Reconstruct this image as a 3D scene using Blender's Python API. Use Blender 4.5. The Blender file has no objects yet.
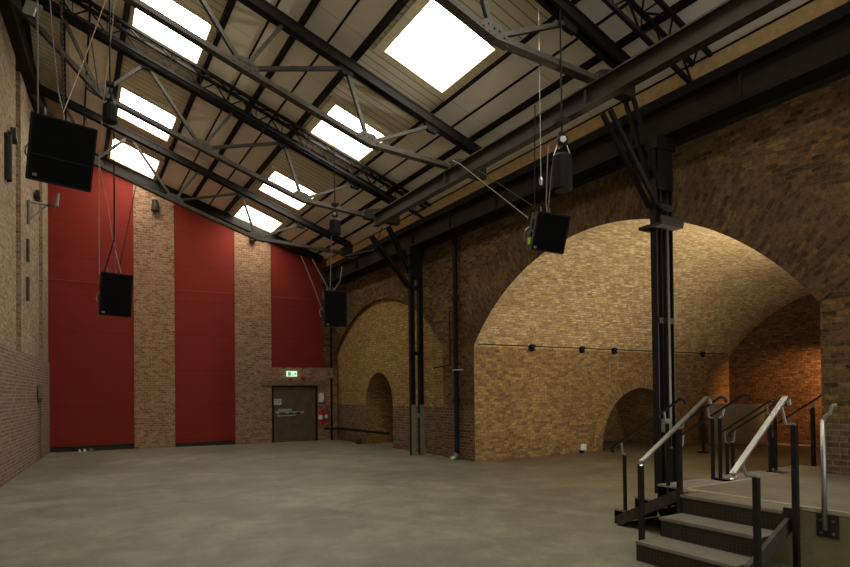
import bpy, math, random
from mathutils import Vector, Matrix
random.seed(7)
S = bpy.context.scene
COL = S.collection
PI = math.pi

# ------------------------------------------------------------ camera
F, H, CX, CY = 590.0, 1.65, 425.0, 384.9
YAW, PIT, ROL = .5421, .0136, -.0117
fw = Vector((math.sin(YAW), math.cos(YAW), 0)); rt = Vector((math.cos(YAW), -math.sin(YAW), 0)); up = Vector((0, 0, 1))
W_ = fw*math.cos(PIT) + up*math.sin(PIT); up2 = up*math.cos(PIT) - fw*math.sin(PIT)
R_ = rt*math.cos(ROL) + up2*math.sin(ROL); U_ = up2*math.cos(ROL) - rt*math.sin(ROL)
EYE = Vector((0, 0, H))
cd = bpy.data.cameras.new('camera'); cam = bpy.data.objects.new('camera', cd); COL.objects.link(cam)
cam.matrix_world = Matrix.Translation(EYE) @ Matrix((R_, U_, -W_)).transposed().to_4x4()
cd.sensor_width = 36; cd.lens = F/850*36; cd.shift_y = (CY-283.5)/850; cd.clip_end = 300
S.camera = cam

def at(x, y, d):                     # photo pixel and depth -> point in the hall
    return EYE + (W_ + R_*((x-CX)/F) + U_*((CY-y)/F))*d

# ------------------------------------------------------------ materials
def lin(c):
    return tuple(((v/255)/12.92 if v/255 <= .04045 else ((v/255+.055)/1.055)**2.4) for v in c)
def newmat(name):
    m = bpy.data.materials.new(name); m.use_nodes = True
    nt = m.node_tree; b = nt.nodes['Principled BSDF']
    return m, nt, b
def N(nt, t, **kw):
    n = nt.nodes.new(t)
    for k, v in kw.items():
        if k in n.inputs: n.inputs[k].default_value = v
        else: setattr(n, k, v)
    return n
def L(nt, a, b): nt.links.new(a, b)
def ramp(nt, src, stops):
    r = N(nt, 'ShaderNodeValToRGB'); e = r.color_ramp.elements
    e[0].position = stops[0][0]; e[0].color = (*stops[0][1], 1)
    e[1].position = stops[-1][0]; e[1].color = (*stops[-1][1], 1)
    for p, c in stops[1:-1]:
        q = e.new(p); q.color = (*c, 1)
    L(nt, src, r.inputs[0]); return r.outputs[0]
def mix(nt, f, a, b, mode='MIX'):
    m = N(nt, 'ShaderNodeMix', data_type='RGBA', blend_type=mode)
    for i, v in ((0, f), (6, a), (7, b)):
        if hasattr(v, 'node'): L(nt, v, m.inputs[i])
        elif i == 0: m.inputs[0].default_value = v
        else: m.inputs[i].default_value = (*v, 1)
    return m.outputs[2]
def noise(nt, co, scale, detail=4, rough=.55, dist=0, sxyz=None):
    if sxyz:
        mp = N(nt, 'ShaderNodeMapping'); mp.inputs['Scale'].default_value = sxyz; L(nt, co, mp.inputs[0]); co = mp.outputs[0]
    n = N(nt, 'ShaderNodeTexNoise', Scale=scale, Detail=detail, Roughness=rough, Distortion=dist); L(nt, co, n.inputs['Vector'])
    return n.outputs['Fac']

def flat(name, rgb, rough=.6, metal=0, var=.15, scale=9, bump=0, emis=None, spec=.4):
    m, nt, b = newmat(name); c = lin(rgb)
    tc = N(nt, 'ShaderNodeTexCoord')
    f = noise(nt, tc.outputs['Object'], scale)
    col = ramp(nt, f, [(.3, tuple(v*(1-var) for v in c)), (.7, tuple(min(1, v*(1+var)) for v in c))])
    L(nt, col, b.inputs['Base Color']); b.inputs['Roughness'].default_value = rough; b.inputs['Metallic'].default_value = metal
    b.inputs['Specular IOR Level'].default_value = spec
    if bump:
        bp = N(nt, 'ShaderNodeBump', Strength=bump, Distance=.01); L(nt, f, bp.inputs['Height']); L(nt, bp.outputs[0], b.inputs['Normal'])
    if emis:
        b.inputs['Emission Color'].default_value = (*lin(emis[0]), 1); b.inputs['Emission Strength'].default_value = emis[1]
    return m

def brick(name, hues, mortar, stain=(60, 48, 30), stain_amt=.45, bump=.6, low=None, rough=.9, soot=0, bw=.17, bh=.075, white=0):
    m, nt, b = newmat(name)
    uv = N(nt, 'ShaderNodeUVMap'); uv.uv_map = 'uv'; co = uv.outputs[0]
    # slight unevenness of the courses
    wn = N(nt, 'ShaderNodeTexNoise', Scale=2.2, Detail=3); L(nt, co, wn.inputs['Vector'])
    vs = N(nt, 'ShaderNodeVectorMath', operation='SUBTRACT'); L(nt, wn.outputs['Color'], vs.inputs[0]); vs.inputs[1].default_value = (.5, .5, .5)
    vm = N(nt, 'ShaderNodeVectorMath', operation='SCALE'); L(nt, vs.outputs[0], vm.inputs[0]); vm.inputs['Scale'].default_value = .02
    va = N(nt, 'ShaderNodeVectorMath', operation='ADD'); L(nt, co, va.inputs[0]); L(nt, vm.outputs[0], va.inputs[1])
    cw = va.outputs[0]
    def tex(c1, c2, mo, off):
        t = N(nt, 'ShaderNodeTexBrick', Scale=1.0); t.offset = .5; t.offset_frequency = 2
        t.inputs['Brick Width'].default_value = bw; t.inputs['Row Height'].default_value = bh
        t.inputs['Mortar Size'].default_value = .009; t.inputs['Mortar Smooth'].default_value = .25; t.inputs['Bias'].default_value = off
        t.inputs['Color1'].default_value = (*c1, 1); t.inputs['Color2'].default_value = (*c2, 1); t.inputs['Mortar'].default_value = (*mo, 1)
        L(nt, cw, t.inputs['Vector']); return t
    hs = [lin(h) for h in hues]; mo = lin(mortar)
    t1 = tex(hs[0], hs[1], mo, 0.0); t2 = tex(hs[2], hs[3], mo, .1)
    f1 = noise(nt, co, 1, 2, .6, sxyz=(6.5, 18, 1))
    fr = N(nt, 'ShaderNodeMapRange'); L(nt, f1, fr.inputs[0]); fr.inputs[1].default_value = .45; fr.inputs[2].default_value = .58
    col = mix(nt, fr.outputs[0], t1.outputs[0], t2.outputs[0])
    # weathering: broad patches and small dark bricks
    n2 = noise(nt, co, .45, 6, .6)
    r2 = N(nt, 'ShaderNodeMapRange'); L(nt, n2, r2.inputs[0]); r2.inputs[1].default_value = .42; r2.inputs[2].default_value = .68; r2.inputs[4].default_value = stain_amt
    col = mix(nt, r2.outputs[0], col, lin(stain))
    n3 = noise(nt, co, 1, 2, .6, sxyz=(8, 22, 1))
    r3 = N(nt, 'ShaderNodeMapRange'); L(nt, n3, r3.inputs[0]); r3.inputs[1].default_value = .58; r3.inputs[2].default_value = .68; r3.inputs[4].default_value = .6
    col = mix(nt, r3.outputs[0], col, tuple(v*.35 for v in lin(stain)))
    if white:
        n4 = noise(nt, co, 1.1, 8, .75)
        r4 = N(nt, 'ShaderNodeMapRange'); L(nt, n4, r4.inputs[0]); r4.inputs[1].default_value = .60; r4.inputs[2].default_value = .72; r4.inputs[4].default_value = white
        col = mix(nt, r4.outputs[0], col, lin((205, 190, 160)))
    if low:                              # the older, redder courses below a given height
        sp = N(nt, 'ShaderNodeSeparateXYZ'); L(nt, co, sp.inputs[0])
        rl = N(nt, 'ShaderNodeMapRange'); L(nt, sp.outputs[1], rl.inputs[0]); rl.inputs[1].default_value = low[0]+.03; rl.inputs[2].default_value = low[0]-.03
        tl = tex(lin(low[1]), lin(low[2]), lin(low[3]), 0)
        col = mix(nt, rl.outputs[0], col, tl.outputs[0])
    gn = noise(nt, co, 15, 4, .75); gr = N(nt, 'ShaderNodeMapRange'); L(nt, gn, gr.inputs[0]); gr.inputs[1].default_value = .3; gr.inputs[2].default_value = .7; gr.inputs[3].default_value = .62; gr.inputs[4].default_value = 1.42
    gs = N(nt, 'ShaderNodeVectorMath', operation='SCALE'); L(nt, col, gs.inputs[0]); L(nt, gr.outputs[0], gs.inputs['Scale']); col = gs.outputs[0]
    L(nt, col, b.inputs['Base Color']); b.inputs['Roughness'].default_value = rough; b.inputs['Specular IOR Level'].default_value = .2
    hm = N(nt, 'ShaderNodeMath', operation='MULTIPLY'); L(nt, t1.outputs['Fac'], hm.inputs[0]); hm.inputs[1].default_value = -1
    ns = noise(nt, co, 14, 3, .6)
    ad = N(nt, 'ShaderNodeMath', operation='MULTIPLY_ADD'); L(nt, ns, ad.inputs[0]); ad.inputs[1].default_value = 1.2; L(nt, hm.outputs[0], ad.inputs[2])
    bp = N(nt, 'ShaderNodeBump', Strength=bump, Distance=.012); L(nt, ad.outputs[0], bp.inputs['Height']); L(nt, bp.outputs[0], b.inputs['Normal'])
    return m

def concrete(name, c1, c2, c3, rough=.55, spec=.35):
    m, nt, b = newmat(name); tc = N(nt, 'ShaderNodeTexCoord'); co = tc.outputs['Object']
    a = noise(nt, co, .35, 7, .62, .6); a2 = noise(nt, co, 1.7, 10, .72, .4); am = N(nt, 'ShaderNodeMath', operation='MULTIPLY_ADD'); L(nt, a2, am.inputs[0]); am.inputs[1].default_value = .55
    ah = N(nt, 'ShaderNodeMath', operation='MULTIPLY'); L(nt, a, ah.inputs[0]); ah.inputs[1].default_value = .45; L(nt, ah.outputs[0], am.inputs[2])
    c = ramp(nt, am.outputs[0], [(.36, lin(c1)), (.5, lin(c2)), (.63, lin(c3))])
    d = noise(nt, co, 1, 5, .7, .3, sxyz=(.35, 2.2, 1))
    r = N(nt, 'ShaderNodeMapRange'); L(nt, d, r.inputs[0]); r.inputs[1].default_value = .5; r.inputs[2].default_value = .75; r.inputs[4].default_value = .35
    c = mix(nt, r.outputs[0], c, tuple(v*.6 for v in lin(c2)))
    g = noise(nt, co, 30, 4, .7); r2 = N(nt, 'ShaderNodeMapRange'); L(nt, g, r2.inputs[0]); r2.inputs[3].default_value = .75; r2.inputs[4].default_value = 1.25
    mm = N(nt, 'ShaderNodeVectorMath', operation='SCALE'); L(nt, c, mm.inputs[0]); L(nt, r2.outputs[0], mm.inputs['Scale'])
    L(nt, mm.outputs[0], b.inputs['Base Color'])
    rr = N(nt, 'ShaderNodeMapRange'); L(nt, a, rr.inputs[0]); rr.inputs[3].default_value = rough-.12; rr.inputs[4].default_value = rough+.2
    L(nt, rr.outputs[0], b.inputs['Roughness']); b.inputs['Specular IOR Level'].default_value = spec
    bp = N(nt, 'ShaderNodeBump', Strength=.15, Distance=.01); L(nt, g, bp.inputs['Height']); L(nt, bp.outputs[0], b.inputs['Normal'])
    return m

def panelboard(name, rgb, seam, seam_col, size):   # boards with fine joints
    m, nt, b = newmat(name); uv = N(nt, 'ShaderNodeUVMap'); uv.uv_map = 'uv'
    t = N(nt, 'ShaderNodeTexBrick', Scale=1.0); t.offset = 0
    c = lin(rgb)
    t.inputs['Brick Width'].default_value = size[0]; t.inputs['Row Height'].default_value = size[1]; t.inputs['Mortar Size'].default_value = seam
    t.inputs['Color1'].default_value = (*tuple(v*.93 for v in c), 1); t.inputs['Color2'].default_value = (*c, 1); t.inputs['Mortar'].default_value = (*lin(seam_col), 1)
    L(nt, uv.outputs[0], t.inputs['Vector'])
    n = noise(nt, uv.outputs[0], .8, 5, .6); r = N(nt, 'ShaderNodeMapRange'); L(nt, n, r.inputs[0]); r.inputs[3].default_value = .88; r.inputs[4].default_value = 1.12
    s = N(nt, 'ShaderNodeVectorMath', operation='SCALE'); L(nt, t.outputs[0], s.inputs[0]); L(nt, r.outputs[0], s.inputs['Scale'])
    L(nt, s.outputs[0], b.inputs['Base Color']); b.inputs['Roughness'].default_value = .75; b.inputs['Specular IOR Level'].default_value = .25
    return m

def chequer(name, rgb):
    m, nt, b = newmat(name); uv = N(nt, 'ShaderNodeUVMap'); uv.uv_map = 'uv'
    rot = N(nt, 'ShaderNodeMapping'); rot.inputs['Rotation'].default_value = (0, 0, PI/4); L(nt, uv.outputs[0], rot.inputs[0])
    k = N(nt, 'ShaderNodeTexChecker', Scale=38.0); L(nt, rot.outputs[0], k.inputs['Vector'])
    c = lin(rgb); n = noise(nt, uv.outputs[0], 6)
    base = ramp(nt, n, [(.3, tuple(v*.75 for v in c)), (.7, tuple(v*1.2 for v in c))])
    col = mix(nt, k.outputs['Fac'], base, tuple(min(1, v*1.6) for v in c))
    L(nt, col, b.inputs['Base Color']); b.inputs['Metallic'].default_value = .3; b.inputs['Roughness'].default_value = .5
    bp = N(nt, 'ShaderNodeBump', Strength=.5, Distance=.003); L(nt, k.outputs['Fac'], bp.inputs['Height']); L(nt, bp.outputs[0], b.inputs['Normal'])
    return m

M = {}
M['hall_brick'] = brick('hall_brick', [(124, 94, 54), (88, 64, 38), (146, 114, 64), (62, 46, 30)], (106, 87, 58), (58, 44, 26), .55, 1.0,
                        low=(1.28, (110, 84, 60), (76, 56, 42), (120, 104, 82)))
M['ring_brick'] = brick('ring_brick', [(112, 84, 50), (84, 60, 38), (128, 98, 60), (68, 50, 34)], (98, 80, 54), (62, 46, 28), .5, 1.0)
M['arch_brick'] = brick('arch_brick', [(176, 142, 80), (150, 118, 64), (186, 154, 92), (134, 104, 60)], (118, 98, 68), (112, 88, 50), .4, .8,
                        low=(1.28, (122, 96, 70), (84, 64, 50), (124, 108, 84)))
M['vault_brick'] = brick('vault_brick', [(198, 168, 118), (160, 128, 84), (214, 188, 138), (142, 108, 80)], (150, 132, 100), (140, 112, 72), .5, 1.0, white=.6)
M['side_brick'] = brick('side_brick', [(150, 120, 72), (120, 92, 54), (168, 136, 86), (98, 74, 50)], (118, 98, 70), (98, 76, 46), .45, .8)
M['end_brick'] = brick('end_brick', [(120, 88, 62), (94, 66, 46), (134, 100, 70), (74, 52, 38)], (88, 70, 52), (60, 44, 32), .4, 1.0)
M['left_brick'] = brick('left_brick', [(158, 136, 106), (132, 108, 82), (172, 148, 114), (112, 88, 68)], (150, 136, 110), (116, 94, 70), .4, .8,
                        low=(2.68, (130, 104, 82), (100, 76, 60), (150, 136, 112)))
M['pier_brick'] = brick('pier_brick', [(156, 116, 88), (130, 90, 66), (174, 138, 106), (110, 78, 60)], (152, 130, 102), (140, 106, 70), .4, .7)
M['floor'] = concrete('floor_concrete', (94, 90, 74), (115, 110, 90), (138, 132, 109), .5, .4)
M['platform'] = concrete('platform_concrete', (96, 88, 70), (116, 106, 86), (132, 122, 98), .6)
M['platform_side'] = concrete('platform_side', (104, 92, 58), (126, 112, 74), (146, 132, 92), .8)
M['edge'] = concrete('worn_edge', (120, 110, 86), (160, 148, 118), (190, 178, 146), .7)
M['red'] = panelboard('red_board', (120, 31, 16), .006, (84, 14, 10), (60, 1.13))
M['ceil'] = panelboard('ceiling_board', (240, 230, 210), .006, (176, 164, 144), (40, 1.83))
M['rib'] = panelboard('ribbed_sheet', (218, 208, 180), .014, (146, 138, 118), (40, .19))
M['cream'] = flat('cream_frame', (214, 200, 166), .7)
M['ochre'] = flat('ochre_board', (226, 194, 132), .8)
M['black'] = flat('black_steel', (27, 24, 20), .75, 0, .3, spec=.2)
M['dark'] = flat('dark_brown_steel', (44, 37, 28), .7, 0, .35, 5, spec=.25)
M['girder'] = flat('girder_steel', (44, 35, 26), .75, 0, .35, 4, spec=.2)
M['tie'] = flat('grey_tie_steel', (62, 56, 46), .6, .1, .25, 6, spec=.3)
M['rust'] = flat('rust_steel', (62, 54, 46), .6, .2, .3, 12)
M['beam'] = flat('beam_steel', (44, 35, 23), .75, 0, .4, 3, spec=.25)
M['galv'] = flat('galvanised', (160, 158, 150), .35, .8, .15)
M['polish'] = flat('worn_bright_steel', (190, 186, 172), .28, .9, .15)
M['railpost'] = flat('rail_steel', (58, 57, 55), .35, .8, .25)
M['riser'] = chequer('riser_plate', (46, 40, 30))
M['greypaint'] = flat('grey_green_paint', (112, 112, 92), .7)
M['grille'] = flat('speaker_grille', (9, 9, 9), .9, 0, .3, 120, .3, spec=.08)
M['cab'] = flat('speaker_cabinet', (52, 50, 40), .8, spec=.2)
M['cord'] = flat('pale_cord', (150, 128, 112), .8)
M['wire'] = flat('wire', (92, 86, 76), .7)
M['redcord'] = flat('faded_cord', (128, 70, 56), .8)
M['cable'] = flat('black_cable', (20, 19, 18), .7, spec=.15)
M['white'] = flat('white_paint', (200, 200, 192), .6)
M['bluep'] = flat('blue_label', (40, 66, 120), .6)
M['redp'] = flat('red_enamel', (176, 18, 16), .35)
M['green'] = flat('green_label', (120, 170, 130), .6)
M['lime'] = flat('lime_tag', (170, 205, 40), .6)
M['door'] = flat('door_paint', (84, 68, 44), .6, 0, .25, 4)
M['lintel'] = flat('stone_lintel', (112, 98, 66), .85, 0, .2, 6, .3)
M['panelgrey'] = flat('grey_board', (128, 118, 106), .7)
M['screen'] = flat('lamp_glass', (150, 158, 142), .3)
M['tread'] = chequer('chequer_plate', (112, 106, 92))
M['exit'] = flat('lit_exit_sign', (190, 225, 195), .5, emis=((205, 240, 205), 1.1))
M['exitg'] = flat('exit_green', (70, 150, 95), .5, emis=((90, 170, 115), .6))
m, nt, b = newmat('daylight_glazing'); b.inputs['Base Color'].default_value = (.9, .92, .9, 1)
SKY = 12.0
b.inputs['Emission Color'].default_value = (1.0, .97, .90, 1); b.inputs['Emission Strength'].default_value = SKY
M['glass'] = m

# ------------------------------------------------------------ mesh builder
WORLD = {}
class MB:
    def __init__(s): s.v = []; s.f = []; s.uv = []; s.mi = []; s.smooth = False
    def face(s, pts, uvs=None, mi=0):
        i = len(s.v); s.v += [Vector(p) for p in pts]; s.f.append(tuple(range(i, i+len(pts))))
        s.uv.append(uvs if uvs else [(p[0]+p[1], p[2]) for p in pts]); s.mi.append(mi); return s
    def box(s, c, d, R=None, mi=0):
        c = Vector(c); h = Vector(d)/2
        R = R or Matrix.Identity(3)
        P = [c + R @ Vector((x*h.x, y*h.y, z*h.z)) for x in (-1, 1) for y in (-1, 1) for z in (-1, 1)]
        Q = [(0, 1, 3, 2), (4, 6, 7, 5), (0, 4, 5, 1), (2, 3, 7, 6), (0, 2, 6, 4), (1, 5, 7, 3)]
        for q in Q:
            a, b_, c_, d_ = [P[k] for k in q]; u = (b_-a).length; v = (d_-a).length
            s.face([a, b_, c_, d_], [(0, 0), (u, 0), (u, v), (0, v)], mi)
        return s
    def span(s, a, b, mi=0):   # axis-aligned box by two corners
        a = Vector(a); b = Vector(b); return s.box((a+b)/2, [abs(q) for q in (b-a)], mi=mi)
    def bar(s, p, q, w, h, upv=(0, 0, 1), mi=0):
        p = Vector(p); q = Vector(q); d = (q-p); ln = d.length; d.normalize()
        u = Vector(upv)
        if abs(d.dot(u)) > .98: u = Vector((0, 1, 0))
        sd = d.cross(u).normalized(); u = sd.cross(d)
        R = Matrix((sd, d, u)).transposed()
        return s.box((p+q)/2, (w, ln, h), R, mi)
    def tube(s, pts, r, n=8, cap=True, mi=0):
        pts = [Vector(p) for p in pts]; rings = []
        ref = Vector((0, 0, 1))
        d0 = (pts[1]-pts[0]).normalized()
        if abs(d0.dot(ref)) > .9: ref = Vector((1, 0, 0))
        for k, p in enumerate(pts):
            d = ((pts[min(k+1, len(pts)-1)]-pts[max(k-1, 0)])).normalized()
            a = d.cross(ref).normalized(); b = d.cross(a)
            rr = r[k] if isinstance(r, (list, tuple)) else r
            rings.append([p + (a*math.cos(t*2*PI/n) + b*math.sin(t*2*PI/n))*rr for t in range(n)])
        for k in range(len(rings)-1):
            for t in range(n):
                s.face([rings[k][t], rings[k][(t+1) % n], rings[k+1][(t+1) % n], rings[k+1][t]], mi=mi)
        if cap:
            s.face(rings[0][::-1], mi=mi); s.face(rings[-1], mi=mi)
        return s
    def prism(s, poly, off, mi=0):   # poly: list of points; off: extrusion vector
        poly = [Vector(p) for p in poly]; off = Vector(off); n = len(poly)
        s.face(poly, mi=mi); s.face([p+off for p in poly][::-1], mi=mi)
        for k in range(n): s.face([poly[k], poly[k]+off, poly[(k+1) % n]+off, poly[(k+1) % n]], mi=mi)
        return s
    def build(s, name, mat, parent=None, kind=None, label=None, cat=None, group=None, bevel=0):
        me = bpy.data.meshes.new(name)
        base = Vector(WORLD[parent.name]) if parent else Vector((0, 0, 0))
        me.from_pydata([v-base for v in s.v], [], s.f)
        ul = me.uv_layers.new(name='uv'); k = 0
        for fu in s.uv:
            for u in fu: ul.data[k].uv = u; k += 1
        for mm in (mat if isinstance(mat, (list, tuple)) else [mat]): me.materials.append(mm)
        for p, i in zip(me.polygons, s.mi): p.material_index = i
        import bmesh
        bm = bmesh.new(); bm.from_mesh(me); bmesh.ops.remove_doubles(bm, verts=bm.verts, dist=1e-5)
        if kind != 'structure': bmesh.ops.recalc_face_normals(bm, faces=bm.faces)
        bm.to_mesh(me); bm.free()
        o = bpy.data.objects.new(name, me); COL.objects.link(o)
        if parent: o.parent = parent
        WORLD[o.name] = base
        if bevel:
            md = o.modifiers.new('bevel', 'BEVEL'); md.width = bevel; md.segments = 2; md.limit_method = 'ANGLE'
        if kind: o['kind'] = kind
        if label: o['label'] = label
        if cat: o['category'] = cat
        if group: o['group'] = group
        if s.smooth:
            for p in me.polygons: p.use_smooth = True
        return o
def thing(name, loc, label, cat, group=None):
    o = bpy.data.objects.new(name, None); COL.objects.link(o); o.location = loc; o.empty_display_size = .1
    o['label'] = label; o['category'] = cat
    if group: o['group'] = group
    WORLD[o.name] = Vector(loc); return o

# ------------------------------------------------------------ measurements (metres)
XW = 8.24                                   # face of the long brick wall
def YB(x): return 20.77 - .0988*x           # end wall, slightly out of square
def XL(y): return -2.15 + .0786*y           # left wall converges towards the end wall
SL, RA = .3588, 9.351
def RZ(x): return RA - SL*x                 # underside of the roof
YN = -2.5                                   # near end of what is built
ARC = dict(yc=7.63, half=3.78, zc=-.07, R=4.72)
BLI = dict(yc=16.5, half=3.62, zc=-.27, R=4.84)
def arcz(a, y):
    d = a['R']**2-(y-a['yc'])**2
    return a['zc']+math.sqrt(max(d, 0))

# ------------------------------------------------------------ floor
fl = MB(); xs = [-4+i*.5 for i in range(0, 26)]
fl.face([(-6, YN, 0), (22, YN, 0), (22, 24, 0), (-6, 24, 0)])
fl.build('floor', M['floor'], kind='structure')

# ------------------------------------------------------------ long brick wall with vault opening and blind arch
w = MB()
def strip(y0, y1, zb0, zb1, zt=6.7, x=XW, mb=w):
    mb.face([(x, y0, zb0), (x, y0, zt), (x, y1, zt), (x, y1, zb1)], [(y0, zb0), (y0, zt), (y1, zt), (y1, zb1)])
def arched(y0, y1, a, mb=w, x=XW, n=48, zt=6.7):
    for k in range(n):
        ya = y0+(y1-y0)*k/n; yb = y0+(y1-y0)*(k+1)/n
        strip(ya, yb, arcz(a, ya), arcz(a, yb), zt, x, mb)
V0, V1 = 3.85, 11.41
strip(YN, V0, 0, 0); arched(V0, V1, ARC); strip(V1, 12.78, 0, 0); arched(12.78, 20.02, BLI)
# thickness of the recess edges (reveal of the blind arch)
REC = .10
def reveal(a, y0, y1, x0, x1, mb, n=48, jamb=True, zfloor=0.0, inv=False):
    pts = [(y0, zfloor)] if jamb else []
    pts += [(y0+(y1-y0)*k/n, arcz(a, y0+(y1-y0)*k/n)) for k in range(n+1)]
    if jamb: pts += [(y1, zfloor)]
    s_ = 0
    for (ya, za), (yb, zb) in zip(pts, pts[1:]):
        d = math.hypot(yb-ya, zb-za)
        mb.face([(x0, ya, za), (x1, ya, za), (x1, yb, zb), (x0, yb, zb)], [(x0, s_), (x1, s_), (x1, s_+d), (x0, s_+d)])
        s_ += d
reveal(BLI, 12.78, 20.02, XW, XW+REC, w)
w.build('wall_right', M['hall_brick'], kind='structure')
# recessed face of the blind arch, with its round-headed niche
r = MB(); NC, NR, NS = 16.68, .93, 1.38
x = XW+REC
def rstrip(y0, y1, b0, b1, t0=4.6, t1=4.6):
    r.face([(x, y0, b0), (x, y0, t0), (x, y1, t1), (x, y1, b1)], [(y0, b0), (y0, t0), (y1, t1), (y1, b1)])
rstrip(12.7, NC-NR, 0, 0); rstrip(NC+NR, 20.1, 0, 0)
for k in range(24):
    t0 = PI-PI*k/24; t1 = PI-PI*(k+1)/24
    rstrip(NC+NR*math.cos(t0), NC+NR*math.cos(t1), NS+NR*math.sin(t0), NS+NR*math.sin(t1))
pts = [(NC-NR, 0), (NC-NR, NS)] + [(NC+NR*math.cos(PI-PI*k/24), NS+NR*math.sin(PI-PI*k/24)) for k in range(1, 25)] + [(NC+NR, 0)]
s_ = 0
for (ya, za), (yb, zb) in zip(pts, pts[1:]):
    d = math.hypot(yb-ya, zb-za)
    r.face([(x, ya, za), (x+1.1, ya, za), (x+1.1, yb, zb), (x, yb, zb)], [(0, s_), (1.1, s_), (1.1, s_+d), (0, s_+d)]); s_ += d
r.face([(x+1.1, NC-1, 0), (x+1.1, NC-1, 2.6), (x+1.1, NC+1, 2.6), (x+1.1, NC+1, 0)], [(0, 0), (0, 2.6), (2, 2.6), (2, 0)])
r.build('wall_niche', M['arch_brick'], kind='structure')
# rings of brick-on-edge over the openings
def ring(a, y0, y1, th, x, mat, name, n=60):
    mb = MB(); A0 = math.atan2(arcz(a, y0)-a['zc'], y0-a['yc']); A1 = math.atan2(arcz(a, y1)-a['zc'], y1-a['yc'])
    for k in range(n):
        t0 = A0+(A1-A0)*k/n; t1 = A0+(A1-A0)*(k+1)/n
        f = lambda t, q: (x, a['yc']+(a['R']+q)*math.cos(t), a['zc']+(a['R']+q)*math.sin(t))
        mb.face([f(t0, 0), f(t0, th), f(t1, th), f(t1, 0)], [(0, t0*a['R']), (th, t0*a['R']), (th, t1*a['R']), (0, t1*a['R'])])
        g = lambda t, q: (XW+.001, f(t, q)[1], f(t, q)[2])
        mb.face([f(t0, th), g(t0, th), g(t1, th), f(t1, th)], [(0, t0*a['R']), (.03, t0*a['R']), (.03, t1*a['R']), (0, t1*a['R'])])
    mb.build(name, mat, kind='structure')
ring(ARC, V0, V1, .92, XW-.02, M['ring_brick'], 'trim_1')

# ------------------------------------------------------------ vault behind the big arch
XE = 18.5
vb = MB(); n = 56; s_ = 0
pts = [(V0+(V1-V0)*k/n, arcz(ARC, V0+(V1-V0)*k/n)) for k in range(n+1)]
for (ya, za), (yb, zb) in zip(pts, pts[1:]):
    d = math.hypot(yb-ya, zb-za)
    for j in range(8):
        xa = XW+(XE-XW)*j/8; xb = XW+(XE-XW)*(j+1)/8
        vb.face([(xa, ya, za), (xb, ya, za), (xb, yb, zb), (xa, yb, zb)], [(xa, s_), (xb, s_), (xb, s_+d), (xa, s_+d)])
    s_ += d
vb.build('ceiling_vault', M['vault_brick'], kind='structure')
sd = MB(); zs = arcz(ARC, V1); DC, DR = 14.2, 1.66; DZ = .06
def vs(xa, xb, b0, b1): sd.face([(xa, V1, b0), (xb, V1, b1), (xb, V1, zs), (xa, V1, zs)], [(xa, b0), (xb, b1), (xb, zs), (xa, zs)])
vs(XW, DC-DR, 0, 0); vs(DC+DR, XE, 0, 0)
for k in range(24):
    t0 = PI-PI*k/24; t1 = PI-PI*(k+1)/24
    vs(DC+DR*math.cos(t0), DC+DR*math.cos(t1), DZ+DR*math.sin(t0), DZ+DR*math.sin(t1))
sd.face([(XW, V0, 0), (XE, V0, 0), (XE, V0, zs), (XW, V0, zs)], [(0, 0), (10, 0), (10, zs), (0, zs)])
# passage behind the low arch
s_ = 0
pts = [(DC-DR, 0)] + [(DC+DR*math.cos(PI-PI*k/24), DZ+DR*math.sin(PI-PI*k/24)) for k in range(25)] + [(DC+DR, 0)]
for (xa, za), (xb, zb) in zip(pts, pts[1:]):
    d = math.hypot(xb-xa, zb-za)
    sd.face([(xa, V1, za), (xa, V1+2.1, za), (xb, V1+2.1, zb), (xb, V1, zb)], [(0, s_), (2.1, s_), (2.1, s_+d), (0, s_+d)]); s_ += d
sd.face([(DC-2, V1+2.1, 0), (DC+2, V1+2.1, 0), (DC+2, V1+2.1, 2), (DC-2, V1+2.1, 2)], [(0, 0), (4, 0), (4, 2), (0, 2)])
sd.build('wall_vault', M['side_brick'], kind='structure')
# ring over the low arch
lr = MB()
for k in range(28):
    t0 = PI-PI*k/28; t1 = PI-PI*(k+1)/28
    f = lambda t, q: (DC+(DR+q)*math.cos(t), V1-.015, DZ+(DR+q)*math.sin(t))
    lr.face([f(t0, 0), f(t1, 0), f(t1, .36), f(t0, .36)], [(0, t0*DR), (0, t1*DR), (.36, t1*DR), (.36, t0*DR)])
lr.build('trim_3', M['side_brick'], kind='structure')
eb = MB(); n = 30
for k in range(n):
    ya = V0+(V1-V0)*k/n; yb = V0+(V1-V0)*(k+1)/n
    eb.face([(XE, ya, 0), (XE, ya, arcz(ARC, ya)), (XE, yb, arcz(ARC, yb)), (XE, yb, 0)], [(ya, 0), (ya, arcz(ARC, ya)), (yb, arcz(ARC, yb)), (yb, 0)])
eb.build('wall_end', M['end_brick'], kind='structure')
# light-coloured arris where vault meets end wall
ar = MB(); ar.tube([(XE-.03, V0+(V1-V0)*k/30, arcz(ARC, V0+(V1-V0)*k/30)-.03) for k in range(31)], .03, 6); ar.build('trim_4', M['arch_brick'], kind='structure')

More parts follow.
